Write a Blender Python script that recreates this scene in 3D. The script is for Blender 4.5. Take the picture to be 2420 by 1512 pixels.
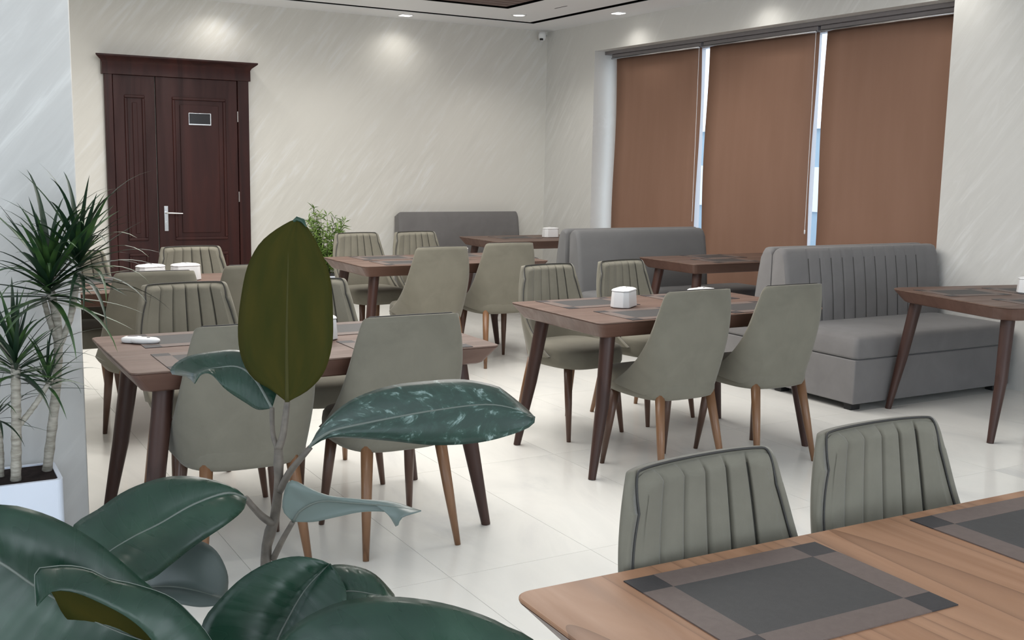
import bpy, bmesh, math, random
from mathutils import Vector, Matrix
R = random.Random(7)
for o in list(bpy.data.objects): bpy.data.objects.remove(o)
SC = bpy.context.scene
COL = SC.collection
PI = math.pi

# ------------------------------------------------------------------ camera
FPX, H = 2510.2, 1.45
CM = Matrix(((0.86609514, -0.49955168, 0.01809202),
             (-0.05612383, -0.13314088, -0.98950676),
             (0.49671855, 0.8559916, -0.14334942)))   # rows: image right, image down, forward
cd = bpy.data.cameras.new('camera'); cam = bpy.data.objects.new('camera', cd); COL.objects.link(cam)
cd.sensor_width = 36; cd.lens = FPX/2420*36; cd.clip_start = .02; cd.clip_end = 200
rt, dn, fw = CM[0], CM[1], CM[2]
cam.matrix_world = Matrix(((rt[0], -dn[0], -fw[0], 0), (rt[1], -dn[1], -fw[1], 0), (rt[2], -dn[2], -fw[2], H), (0, 0, 0, 1)))
SC.camera = cam
def at(x, y, d):
    """world point seen at photo pixel (x, y) at a depth of d metres"""
    r = CM.transposed() @ Vector(((x-1210)/FPX, (y-756)/FPX, 1))
    return Vector((0, 0, H)) + r*d

# ------------------------------------------------------------------ light and exposure
SC.view_settings.view_transform = 'Standard'; SC.view_settings.look = 'None'
SC.view_settings.exposure = 0.0; SC.view_settings.gamma = 1.0; SC.view_settings.use_curve_mapping = False
W = bpy.data.worlds.new('sky'); SC.world = W; W.use_nodes = True
bg = W.node_tree.nodes['Background']; bg.inputs[0].default_value = (.80, .90, 1, 1); bg.inputs[1].default_value = 2.2
def area(name, loc, rot, sx, sy, power, col):
    l = bpy.data.lights.new(name, 'AREA'); l.shape = 'RECTANGLE'; l.size = sx; l.size_y = sy; l.energy = power; l.color = col
    o = bpy.data.objects.new(name, l); COL.objects.link(o); o.location = loc; o.rotation_euler = rot; return o
WIN_P, DOWN_P, DOWN_B = 78, 32, 8
area('window_daylight', (1.7, -2.9, 1.6), (PI/2, 0, 0), 5.4, 2.2, WIN_P, (.87, .94, 1))
area('added_ceiling_fill', (2.55, 5.9, 2.90), (0, 0, 0), 3.3, 4.6, 225, (1, .975, .93))  # added soft fill under the raft; no lamp of this kind hangs there

# ------------------------------------------------------------------ materials
def lin(c):
    return tuple(((v/255)/12.92 if v/255 <= .04045 else ((v/255+.055)/1.055)**2.4) for v in c)
def mat(name, col, rough=.5, metal=0., spec=.5, **kw):
    m = bpy.data.materials.new(name); m.use_nodes = True; b = m.node_tree.nodes['Principled BSDF']
    b.inputs['Base Color'].default_value = (*col, 1); b.inputs['Roughness'].default_value = rough
    b.inputs['Metallic'].default_value = metal; b.inputs['Specular IOR Level'].default_value = spec
    for k, v in kw.items(): b.inputs[k.replace('_', ' ')].default_value = v
    return m
def N(m, t, **kw):
    n = m.node_tree.nodes.new(t)
    for k, v in kw.items(): setattr(n, k, v)
    return n
def L(m, a, b): m.node_tree.links.new(a, b)
def coords(m, scale=(1, 1, 1), rot=(0, 0, 0), src='Object'):
    tc = N(m, 'ShaderNodeTexCoord'); mp = N(m, 'ShaderNodeMapping')
    mp.inputs['Scale'].default_value = scale; mp.inputs['Rotation'].default_value = rot
    L(m, tc.outputs[src], mp.inputs[0]); return mp.outputs[0]
def noise(m, vec, sc, det=4, rough=.5, dist=0.):
    n = N(m, 'ShaderNodeTexNoise'); n.inputs['Scale'].default_value = sc; n.inputs['Detail'].default_value = det
    n.inputs['Roughness'].default_value = rough; n.inputs['Distortion'].default_value = dist
    L(m, vec, n.inputs['Vector']); return n.outputs[0]
def ramp(m, fac, stops):
    r = N(m, 'ShaderNodeValToRGB'); e = r.color_ramp.elements
    while len(e) < len(stops): e.new(.5)
    for i, (p, c) in enumerate(stops): e[i].position = p; e[i].color = (*c, 1) if len(c) == 3 else c
    L(m, fac, r.inputs[0]); return r.outputs[0]
def bump(m, fac, strength, dist=.01):
    b = N(m, 'ShaderNodeBump'); b.inputs['Strength'].default_value = strength; b.inputs['Distance'].default_value = dist
    L(m, fac, b.inputs['Height']); L(m, b.outputs[0], m.node_tree.nodes['Principled BSDF'].inputs['Normal'])
def setc(m, sock, name='Base Color'): L(m, sock, m.node_tree.nodes['Principled BSDF'].inputs[name])
def sc(c, k): return tuple(v*k for v in c)

def plaster(name, axis, base=(.70, .685, .64)):
    m = mat(name, base, .45, spec=.3)
    # brushed streaks running diagonally up the wall
    rot = (0, math.radians(52), 0) if axis == 'y' else (math.radians(52), 0, 0)
    v = coords(m, (1, 1, 1), rot)
    mp = N(m, 'ShaderNodeMapping'); mp.inputs['Scale'].default_value = (1.1, 7, 9) if axis == 'y' else (7, 1.1, 9)
    L(m, v, mp.inputs[0])
    n1 = noise(m, mp.outputs[0], 1.7, 6, .62, .8)
    n2 = noise(m, coords(m), .9, 3)
    c1 = ramp(m, n1, [(.30, sc(base, .93)), (.52, base), (.68, (.76, .76, .745))])
    mx = N(m, 'ShaderNodeMix', data_type='RGBA'); L(m, ramp(m, n2, [(.35, (0, 0, 0)), (.62, (1, 1, 1))]), mx.inputs[0])
    mx.inputs[6].default_value = (*base, 1); L(m, c1, mx.inputs[7]); setc(m, mx.outputs[2])
    setc(m, ramp(m, n1, [(.3, (.55,)*3), (.7, (.40,)*3)]), 'Roughness')
    bump(m, n1, .22, .006); return m
M = {}
M['wall_y'] = plaster('venetian_plaster_back', 'y'); M['wall_x'] = plaster('venetian_plaster_side', 'x', (.68, .675, .65))  # side walls: same plaster, daylight's greyer cast put into the base colour
M['pillar'] = plaster('venetian_plaster_pillar', 'y', (.64, .635, .62))
M['ceiling'] = mat('ceiling_paint', (.86, .87, .89), .6)
M['black'] = mat('black_trim', (.006, .006, .007), .5)
M['gap'] = mat('shadow_gap_black', (.004, .004, .004), 1, spec=0)
M['grout'] = mat('grout', (.50, .49, .46), .8)
m = M['tile'] = mat('polished_tile', (.80, .79, .75), .12, spec=.5)
v = coords(m, (1, .45, 1), (0, 0, .5), 'Object')
oi = N(m, 'ShaderNodeObjectInfo'); ad = N(m, 'ShaderNodeVectorMath', operation='ADD'); sc_ = N(m, 'ShaderNodeVectorMath', operation='SCALE')
cx = N(m, 'ShaderNodeCombineXYZ'); L(m, oi.outputs['Random'], cx.inputs[0]); L(m, oi.outputs['Random'], cx.inputs[1]); L(m, cx.outputs[0], sc_.inputs[0]); sc_.inputs['Scale'].default_value = 37
L(m, v, ad.inputs[0]); L(m, sc_.outputs[0], ad.inputs[1])
n = noise(m, ad.outputs[0], 1.6, 7, .6, 1.4)
setc(m, ramp(m, n, [(.28, (.66, .66, .645)), (.42, (.77, .765, .73)), (.60, (.82, .81, .77)), (.75, (.74, .735, .71))]))
setc(m, ramp(m, n, [(.3, (.17,)*3), (.7, (.10,)*3)]), 'Roughness')

def wood(name, dark, mid, light, rough, scale=1., axis='x', spec=.5, wsc=.65, wd=7, thin=None):
    m = mat(name, mid, rough, spec=spec)
    s = {'x': (1.3, 9, 9), 'y': (9, 1.3, 9), 'z': (9, 9, .9)}[axis]
    v = coords(m, tuple(k*scale for k in s))
    n1 = noise(m, v, 1.0, 5, .55, 1.1)
    mp = N(m, 'ShaderNodeMapping'); f_ = {'x': (.10, .30, .30), 'y': (.30, .10, .30), 'z': (.30, .30, .12)}[axis]
    mp.inputs['Scale'].default_value = tuple(k*wsc/.5 for k in f_); L(m, v, mp.inputs[0])
    nc = noise(m, mp.outputs[0], 1.0, 1.2, .45, .3)
    mu = N(m, 'ShaderNodeMath', operation='MULTIPLY'); L(m, nc, mu.inputs[0]); mu.inputs[1].default_value = wd
    fr = N(m, 'ShaderNodeMath', operation='FRACT'); L(m, mu.outputs[0], fr.inputs[0])
    c1 = ramp(m, n1, [(.3, mid), (.7, light)])
    mx = N(m, 'ShaderNodeMix', data_type='RGBA'); L(m, ramp(m, fr.outputs[0], thin or [(.0, (.7,)*3), (.12, (.35,)*3), (.5, (0, 0, 0)), (.95, (.1,)*3), (1, (.6,)*3)]), mx.inputs[0])
    L(m, c1, mx.inputs[6]); mx.inputs[7].default_value = (*dark, 1); setc(m, mx.outputs[2])
    setc(m, ramp(m, n1, [(.3, (rough*1.25,)*3), (.7, (rough*.85,)*3)]), 'Roughness')
    return m
M['walnut'] = wood('walnut_table_top', (.15, .075, .042), (.30, .155, .085), (.40, .225, .135), .46, .9, 'y', .35, .55, 26, [(0, (.75,)*3), (.06, (.45,)*3), (.25, (.16,)*3), (.7, (0, 0, 0)), (1, (.12,)*3)])
M['walnut_dark'] = wood('stained_table_top', (.09, .055, .041), (.118, .072, .056), (.158, .102, .08), .48, 1.4, 'x', .3, .5, 9)
M['edge'] = wood('stained_table_edge', (.085, .042, .030), (.10, .050, .036), (.13, .068, .050), .40, 1.2, 'x', .4, .15, 12)
M['tleg'] = wood('stained_table_leg', (.030, .013, .010), (.042, .018, .014), (.060, .027, .020), .42, 1.2, 'z', .4)
M['cleg'] = wood('chair_leg_wood', (.10, .045, .02), (.17, .082, .040), (.26, .135, .068), .30, 1.2, 'z')
M['cleg_shade'] = wood('shaded_chair_leg_wood', (.045, .022, .014), (.085, .042, .027), (.12, .06, .04), .30, 1.2, 'z')  # same wood as the rear legs, shade put into the front pair's colour
M['door'] = wood('mahogany_door', (.016, .005, .005), (.026, .008, .008), (.052, .014, .011), .42, .8, 'z', .25, .25, 10)
M['raft'] = wood('ceiling_slat_wood', (.05, .025, .02), (.10, .05, .042), (.15, .08, .065), .5, 1.0, 'x')

def fabric(name, col, var=.12, rough=.85, sheen=.35, tile=3.):
    m = mat(name, col, rough, spec=.2); b = m.node_tree.nodes['Principled BSDF']
    b.inputs['Sheen Weight'].default_value = sheen; b.inputs['Sheen Roughness'].default_value = .4
    n1 = noise(m, coords(m), tile, 4, .6, .6)
    setc(m, ramp(m, n1, [(.32, sc(col, 1-var)), (.5, col), (.68, sc(col, 1+var))]))
    n2 = noise(m, coords(m), 420, 2); bump(m, n2, .12, .002); return m
M['velvet'] = fabric('sage_grey_velvet', (.180, .169, .135), .08, .85, .2, 7)
M['velvet2'] = fabric('sage_grey_velvet_dark', (.165, .155, .130), .14, .8, .2, 7)
M['piping'] = mat('dark_piping', (.035, .033, .03), .6)
M['seam'] = mat('seam_shadow_thread', (.05, .048, .04), .8)
M['sofa'] = fabric('grey_sofa_weave', (.172, .166, .166), .08, .9, .2, 4)
M['sofa2'] = fabric('grey_sofa_weave_smooth', (.150, .150, .152), .06, .9, .15, 3)
m = M['blind'] = bpy.data.materials.new('brown_blind_fabric'); m.use_nodes = True
nt = m.node_tree; nt.nodes.clear(); out = nt.nodes.new('ShaderNodeOutputMaterial'); mx = nt.nodes.new('ShaderNodeMixShader')
df = nt.nodes.new('ShaderNodeBsdfDiffuse'); tr = nt.nodes.new('ShaderNodeBsdfTranslucent')
nz = noise(m, coords(m, (1, 4, .6)), 2.2, 3); cc = ramp(m, nz, [(.3, (.30, .178, .128)), (.7, (.325, .195, .142))])
L(m, cc, df.inputs[0]); tr.inputs[0].default_value = (.30, .15, .09, 1); mx.inputs[0].default_value = .10
L(m, df.outputs[0], mx.inputs[1]); L(m, tr.outputs[0], mx.inputs[2]); L(m, mx.outputs[0], out.inputs[0])
M['cassette'] = mat('grey_blind_metal', (.19, .175, .18), .45)
M['pvc'] = mat('white_window_frame', (.75, .78, .84), .35)
m = M['glass'] = bpy.data.materials.new('window_glass'); m.use_nodes = True
nt = m.node_tree; nt.nodes.clear(); out = nt.nodes.new('ShaderNodeOutputMaterial'); mx = nt.nodes.new('ShaderNodeMixShader')
a_ = nt.nodes.new('ShaderNodeBsdfTransparent'); b_ = nt.nodes.new('ShaderNodeBsdfGlossy'); b_.inputs['Roughness'].default_value = .02
mx.inputs[0].default_value = .06; L(m, a_.outputs[0], mx.inputs[1]); L(m, b_.outputs[0], mx.inputs[2]); L(m, mx.outputs[0], out.inputs[0])
M['chrome'] = mat('brushed_chrome', (.62, .62, .63), .25, 1.)
M['white'] = mat('white_plastic', (.82, .83, .84), .3)
M['paper'] = mat('white_paper_napkin', (.88, .88, .88), .8)
M['planter'] = mat('white_gloss_planter', (.78, .84, .96), .2)
M['soil'] = fabric('dark_potting_soil', (.018, .012, .011), .4, .95, 0, 30)
M['pot'] = mat('grey_ceramic_pot', (.25, .25, .26), .4)
def emis(name, col, s):
    m = bpy.data.materials.new(name); m.use_nodes = True; b = m.node_tree.nodes['Principled BSDF']
    b.inputs['Base Color'].default_value = (1, 1, 1, 1); b.inputs['Emission Color'].default_value = (*col, 1); b.inputs['Emission Strength'].default_value = s; return m
M['lamp'] = emis('downlight_lens', (1, .98, .93), 6)
M['mat_dark'] = fabric('woven_vinyl_charcoal', (.062, .060, .060), .06, .55, 0, 60)
M['mat_brown'] = fabric('woven_vinyl_taupe', (.145, .112, .100), .06, .5, 0, 60)
M['mat_black'] = fabric('woven_vinyl_black', (.048, .045, .047), .06, .5, 0, 60)
m = M['leaf'] = mat('rubber_leaf_top', (.022, .062, .045), .30, spec=.38, Coat_Weight=.0, Coat_Roughness=.3)
v = coords(m, (1, 1, 1), (0, 0, 0), 'UV'); mp = N(m, 'ShaderNodeMapping'); mp.inputs['Scale'].default_value = (1.2, 26, 1); L(m, v, mp.inputs[0])
n = noise(m, mp.outputs[0], 1.0, 0, .5, 0)
setc(m, ramp(m, noise(m, coords(m), 14, 4), [(.35, (.008, .028, .017)), (.55, (.013, .040, .024)), (.75, (.025, .060, .038))]))
setc(m, ramp(m, n, [(.3, (.24,)*3), (.7, (.38,)*3)]), 'Roughness'); bump(m, n, .35, .0015)
m = M['leaf_glint'] = mat('rubber_leaf_top_painted_glints', (.03, .07, .055), .35, spec=.5, Coat_Weight=.2, Coat_Roughness=.3)
v = coords(m, (1, 1, 1), (0, 0, 0), 'UV'); mp = N(m, 'ShaderNodeMapping'); mp.inputs['Scale'].default_value = (2.4, 15, 1); L(m, v, mp.inputs[0])
n = noise(m, mp.outputs[0], 1.1, 5, .65, .6)
setc(m, ramp(m, n, [(.45, (.011, .032, .022)), (.57, (.018, .048, .034)), (.64, (.13, .19, .17)), (.72, (.34, .42, .40))])); bump(m, n, .2, .003)  # pale stops paint streak highlights and blotches into the leaf colour
m = M['leaf_under'] = mat('rubber_leaf_underside', (.060, .058, .010), .7, spec=.08)
v = coords(m, (1, 1, 1), (0, 0, 0), 'UV')
setc(m, ramp(m, noise(m, v, 3.0, 3), [(.3, (.024, .026, .004)), (.7, (.038, .033, .005))]))
m = M['leaf_grey'] = mat('dull_leaf_top', (.065, .085, .078), .42, spec=.5)
m = M['leaf_pale'] = mat('pale_leaf_top', (.13, .165, .15), .38, spec=.5)
M['rib_olive'] = mat('leaf_rib_olive', (.045, .042, .012), .7, spec=.1)
m = M['rib'] = mat('leaf_rib_grey', (.12, .14, .12), .45)
M['stem'] = mat('rubber_stem', (.105, .085, .07), .6)
setc(M['stem'], ramp(M['stem'], noise(M['stem'], coords(M['stem'], (1, 1, 1)), 60, 4), [(.3, (.07, .058, .048)), (.7, (.15, .125, .10))]))
M['blade'] = mat('dracaena_blade', (.028, .075, .022), .35)
setc(M['blade'], ramp(M['blade'], noise(M['blade'], coords(M['blade']), 12, 2), [(.35, (.014, .045, .018)), (.65, (.055, .12, .03))]))
M['blade_dark'] = mat('dark_dracaena_blade', (.012, .034, .016), .4)
M['trunk'] = mat('dracaena_trunk', (.42, .39, .33), .8)
setc(M['trunk'], ramp(M['trunk'], noise(M['trunk'], coords(M['trunk'], (1, 1, 4)), 22, 4), [(.3, (.24, .22, .18)), (.65, (.50, .47, .41))]))
M['palm'] = mat('bamboo_palm_leaf', (.13, .24, .05), .45)
setc(M['palm'], ramp(M['palm'], noise(M['palm'], coords(M['palm']), 8, 2), [(.35, (.09, .18, .03)), (.65, (.28, .42, .11))]))
M['ext_blue'] = mat('pale_blue_render', (.34, .46, .56), .8); M['ext_white'] = mat('white_render', (.8, .82, .85), .8)
M['ext_ground'] = mat('paving', (.45, .46, .48), .9)

# ------------------------------------------------------------------ mesh helpers
class MB:
    def __init__(s): s.v = []; s.f = []; s.m = []; s.uv = None
    def add(s, vs, fs, mi=0):
        o = len(s.v); s.v += [tuple(p) for p in vs]; s.f += [tuple(i+o for i in f) for f in fs]; s.m += [mi]*len(fs); return s
    def box(s, x0, x1, y0, y1, z0, z1, mi=0):
        vs = [(x, y, z) for z in (z0, z1) for y in (y0, y1) for x in (x0, x1)]
        return s.add(vs, [(0, 2, 3, 1), (4, 5, 7, 6), (0, 1, 5, 4), (2, 6, 7, 3), (0, 4, 6, 2), (1, 3, 7, 5)], mi)
    def tube(s, pts, rs, n=10, mi=0, cap=True):
        pts = [Vector(p) for p in pts]; rs = rs if isinstance(rs, (list, tuple)) else [rs]*len(pts)
        vs = []; up = None
        for i, p in enumerate(pts):
            t = (pts[min(i+1, len(pts)-1)]-pts[max(i-1, 0)]).normalized()
            if up is None:
                up = Vector((0, 0, 1)) if abs(t.z) < .9 else Vector((0, 1, 0))
            a = t.cross(up).normalized(); b = a.cross(t).normalized(); up = b
            for k in range(n):
                an = 2*PI*k/n; vs.append(p+(a*math.cos(an)+b*math.sin(an))*rs[i])
        fs = [(i*n+k, i*n+(k+1) % n, (i+1)*n+(k+1) % n, (i+1)*n+k) for i in range(len(pts)-1) for k in range(n)]
        if cap: fs += [tuple(range(n))[::-1], tuple(range((len(pts)-1)*n, len(pts)*n))]
        return s.add(vs, fs, mi)
    def lathe(s, prof, n=24, mi=0, c=(0, 0, 0)):
        vs = [(c[0]+r*math.cos(2*PI*k/n), c[1]+r*math.sin(2*PI*k/n), c[2]+z) for r, z in prof for k in range(n)]
        fs = [(i*n+k, i*n+(k+1) % n, (i+1)*n+(k+1) % n, (i+1)*n+k) for i in range(len(prof)-1) for k in range(n)]
        return s.add(vs, fs, mi)
    def grid(s, P, mi=0, closed=False, flip=False):
        r, c = len(P), len(P[0]); vs = [p for row in P for p in row]; fs = []
        for i in range(r-1):
            for j in range(c if closed else c-1):
                q = (i*c+j, i*c+(j+1) % c, (i+1)*c+(j+1) % c, (i+1)*c+j); fs.append(q[::-1] if flip else q)
        return s.add(vs, fs, mi)
    def loft(s, rings, mi=0, caps=True):
        """closed rings of equal length"""
        s.grid(rings, mi, True); n = len(rings[0]); o = len(s.v)-len(rings)*n
        if caps:
            s.f += [tuple(o+k for k in range(n))[::-1], tuple(o+(len(rings)-1)*n+k for k in range(n))]; s.m += [mi, mi]
        return s
    def mesh(s, name, mats, smooth=False, org=None):
        me = bpy.data.meshes.new(name); vs = s.v if org is None else [tuple(Vector(p)-org) for p in s.v]
        me.from_pydata(vs, [], s.f); me.validate(clean_customdata=False)
        for x in (mats if isinstance(mats, (list, tuple)) else [mats]): me.materials.append(x)
        if len(me.polygons) == len(s.m): me.polygons.foreach_set('material_index', s.m)
        bm = bmesh.new(); bm.from_mesh(me); bmesh.ops.recalc_face_normals(bm, faces=bm.faces); bm.to_mesh(me); bm.free()
        if smooth:
            me.shade_smooth() if hasattr(me, 'shade_smooth') else None
            me.polygons.foreach_set('use_smooth', [True]*len(me.polygons))
        me.update(); return me
    def build(s, name, mats, parent=None, smooth=False, bevel=0, seg=2, org=None, sharp=None):
        me = s.mesh(name, mats, smooth, org)
        o = bpy.data.objects.new(name, me); COL.objects.link(o)
        if parent is not None: o.parent = parent
        if bevel:
            b = o.modifiers.new('bevel', 'BEVEL'); b.width = bevel; b.segments = seg; b.limit_method = 'ANGLE'; b.angle_limit = math.radians(35)
            if not smooth: me.polygons.foreach_set('use_smooth', [True]*len(me.polygons)); b.harden_normals = True
        if smooth and sharp: 
            me.set_sharp_from_angle(angle=math.radians(sharp))
        return o
def thing(name, label, cat, loc=(0, 0, 0), rz=0, group=None):
    o = bpy.data.objects.new(name, None); COL.objects.link(o); o.location = loc; o.rotation_euler = (0, 0, rz)
    o.empty_display_size = .1; o['label'] = label; o['category'] = cat
    if group: o['group'] = group
    return o
def struct(o): o['kind'] = 'structure'; return o
def dup(root, label, loc=None, rz=None, group=None):
    r = root.copy(); COL.objects.link(r)
    if loc is not None: r.location = loc
    if rz is not None: r.rotation_euler = (0, 0, rz)
    r['label'] = label
    if group: r['group'] = group
    for ch in [c for c in KIDS(root)]:
        c = ch.copy(); COL.objects.link(c); c.parent = r
        for g in KIDS(ch):
            d = g.copy(); COL.objects.link(d); d.parent = c
    return r
def KIDS(o): return [c for c in bpy.data.objects if c.parent == o]
def rrect(x0, x1, y0, y1, r, z, n=5):
    pts = []
    for cx, cy, a0 in ((x1-r, y1-r, 0), (x0+r, y1-r, PI/2), (x0+r, y0+r, PI), (x1-r, y0+r, 1.5*PI)):
        for k in range(n+1):
            a = a0+PI/2*k/n; pts.append((cx+r*math.cos(a), cy+r*math.sin(a), z))
    return pts
def superell(hx, hy, z, e=.6, n=40, cx=0, cy=0):
    P = []
    for k in range(n):
        a = 2*PI*k/n; c, s_ = math.cos(a), math.sin(a)
        P.append((cx+hx*math.copysign(abs(c)**e, c), cy+hy*math.copysign(abs(s_)**e, s_), z))
    return P
def clerp(pts, n):
    """resample a polyline to n points with a Catmull-Rom curve, by arc length"""
    P = [Vector(p) for p in pts]; out = []
    if len(P) == 2: P = [P[0], P[0].lerp(P[1], .5), P[1]]
    E = [P[0]*2-P[1]]+P+[P[-1]*2-P[-2]]
    for i in range(1, len(E)-2):
        a, b, c, d = E[i-1:i+3]
        for k in range(12):
            t = k/12; out.append(.5*((2*b)+(c-a)*t+(2*a-5*b+4*c-d)*t*t+(3*b-a-3*c+d)*t**3))
    out.append(P[-1]); Ls = [0]
    for i in range(1, len(out)): Ls.append(Ls[-1]+(out[i]-out[i-1]).length)
    res = []; j = 0
    for k in range(n):
        s_ = Ls[-1]*k/(n-1)
        while j < len(Ls)-2 and Ls[j+1] < s_: j += 1
        d = Ls[j+1]-Ls[j]; res.append(out[j].lerp(out[j+1], 0 if d < 1e-9 else (s_-Ls[j])/d))
    return res

# ------------------------------------------------------------------ room
XW, YB, ZC, XL, YF = 6.55, 10.6, 2.97, -2.2, -3.0
fl = struct(MB().box(XL-.1, XW+.1, YF-.1, YB+.1, -.12, -.003).build('floor', M['grout']))
tm = {}
xs = [XL]+[1.03+.603*k for k in range(-5, 10) if XL < 1.03+.603*k < XW]+[XW]
ys = [YF]+[3.22+1.22*k for k in range(-5, 7) if YF < 3.22+1.22*k < YB]+[YB]
for i in range(len(xs)-1):
    for j in range(len(ys)-1):
        w, d = xs[i+1]-xs[i]-.0018, ys[j+1]-ys[j]-.0018; key = (round(w, 3), round(d, 3))
        if key not in tm:
            tm[key] = MB().box(-w/2, w/2, -d/2, d/2, -.006, 0).mesh('tile', M['tile'])
        o = bpy.data.objects.new('tile', tm[key]); COL.objects.link(o); o.parent = fl
        o.location = ((xs[i]+xs[i+1])/2, (ys[j]+ys[j+1])/2, 0)
struct(MB().box(XL-.2, XW+.5, YB, YB+.2, 0, ZC+.15).build('wall_back', M['wall_y']))
WY0, WY1, WZ0, WZ1, XO = 5.15, 9.63, .12, 2.68, XW+.42
b = MB(); b.box(XW, XO, YF, WY0, 0, ZC+.15); b.box(XW, XO, WY1, YB, 0, ZC+.15); b.box(XW, XO, WY0, WY1, WZ1, ZC+.15); b.box(XW, XO, WY0, WY1, 0, WZ0)
struct(b.build('wall_right', M['wall_x']))
b = MB(); b.box(XL-.2, XL, YF, -1.2, 0, ZC+.15); b.box(XL-.2, XL, 3.0, YB, 0, ZC+.15); b.box(XL-.2, XL, -1.2, 3.0, 0, .4); b.box(XL-.2, XL, -1.2, 3.0, 2.8, ZC+.15)
struct(b.build('wall_left', M['wall_x']))
b = MB(); b.box(XL-.2, -1.2, YF-.2, YF, 0, ZC+.15); b.box(5.6, XO, YF-.2, YF, 0, ZC+.15); b.box(-1.2, 5.6, YF-.2, YF, 0, .4); b.box(-1.2, 5.6, YF-.2, YF, 2.8, ZC+.15)
struct(b.build('wall_front', M['wall_y']))
# ceiling: white border, recessed black slot, white field, timber raft
SX, SY = 6.07, 10.12; sw = .10
ce = MB(); ce.box(XL-.2, SX-sw, YF-.2, SY-sw, ZC, ZC+.12)
ce.box(SX, XO, YF-.2, YB+.2, ZC, ZC+.12); ce.box(XL-.2, SX, SY, YB+.2, ZC, ZC+.12)
ce = struct(ce.build('ceiling', M['ceiling']))
b = MB(); b.box(SX-sw, SX, YF, SY, ZC+.004, ZC+.05); b.box(XL, SX-sw, SY-sw, SY, ZC+.004, ZC+.05)
b.build('shadow_gap', M['gap'], ce)
RX0, RX1, RY0, RY1 = .4, 5.22, 2.2, 9.18
b = MB(); b.box(RX0, RX1, RY0, RY0+.06, ZC-.022, ZC); b.box(RX0, RX1, RY1-.06, RY1, ZC-.022, ZC); b.box(RX0, RX0+.06, RY0, RY1, ZC-.022, ZC); b.box(RX1-.06, RX1, RY0, RY1, ZC-.022, ZC)
struct(b.build('trim_1', M['gap'], bevel=.004))
rf = struct(MB().box(RX0+.06, RX1-.06, RY0+.06, RY1-.06, ZC-.004, ZC).build('trim_2', M['black']))
slm = MB().box(-(RX1-RX0)/2+.065, (RX1-RX0)/2-.065, -.052, .052, -.012, 0).mesh('slat', M['raft'])
k = 0
while RY0+.13+k*.118 < RY1-.1:
    o = bpy.data.objects.new('slat', slm); COL.objects.link(o); o.parent = rf; o.location = ((RX0+RX1)/2, RY0+.125+k*.118, ZC-.005); k += 1
MB().box(5.645, 5.655, 8.80, 9.02, ZC-.002, ZC+.001).build('access_seam', M['black'], ce)
# pillar at the left
struct(MB().box(-1.5, .579, 4.2, 4.75, 0, ZC).build('pillar', M['pillar'], bevel=.006))

# window
win = struct(MB().box(XW+.30, XW+.38, WY0, WY1, WZ0, WZ0+.07).build('window_1', M['pvc'], bevel=.004))
b = MB(); b.box(XW+.30, XW+.38, WY0, WY1, WZ1-.07, WZ1)
b.build('top_rail', M['pvc'], win, bevel=.004)
for y in (WY0+.035, 6.79, 8.30, WY1-.035): MB().box(XW+.30, XW+.38, y-.035, y+.035, WZ0+.07, WZ1-.07).build('mullion', M['pvc'], win, bevel=.004)
for y0, y1 in ((WY0+.07, 6.755), (6.825, 8.265), (8.335, WY1-.07)): MB().box(XW+.335, XW+.345, y0, y1, WZ0+.07, WZ1-.07).build('pane', M['glass'], win)
MB().box(XW-.02, XW+.30, WY0, WY1, WZ0, WZ0+.025).build('window_sill', M['pvc'], win, bevel=.004)
MB().box(XW+.13, XW+.27, WY0, WY1, WZ1-.035, WZ1).build('blind_track', M['cassette'], win, bevel=.003)
# windows behind the viewer
for nm, bx in (('window_2', (-1.2, 5.6, YF-.14, YF-.06)), ('window_3', (XL-.14, XL-.06, -1.2, 3.0))):
    x0, x1, y0, y1 = bx; lx = x1-x0 > y1-y0
    w = MB(); w.box(x0, x1, y0, y1, .4, .46); w.box(x0, x1, y0, y1, 2.74, 2.8)
    for k in range(5):
        if lx: c = x0+.03+(x1-x0-.06)*k/4; w.box(c-.03, c+.03, y0, y1, .46, 2.74)
        else: c = y0+.03+(y1-y0-.06)*k/4; w.box(x0, x1, c-.03, c+.03, .46, 2.74)
    struct(w.build(nm, M['pvc']))
# outside
struct(MB().box(XO, 40, -20, 60, -.4, -.3).build('ground', M['ext_ground']))
bl = thing('building', 'pale blue and white building glimpsed through the gaps between blinds', 'building', (18, 20, -.3))
MB().box(0, 6, -14, 10, 0, 2.75).build('wall', M['ext_blue'], bl)
for i in range(12):
    yy = -12.5+1.9*i
    MB().box(-.06, .0, yy, yy+1.5, .85 if i % 2 else 1.0, 1.85).build('shutter', M['ext_white'], bl)
MB().box(-.12, 6.1, -14.1, 10.1, 2.7, 2.85).build('parapet', M['ext_white'], bl)

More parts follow.
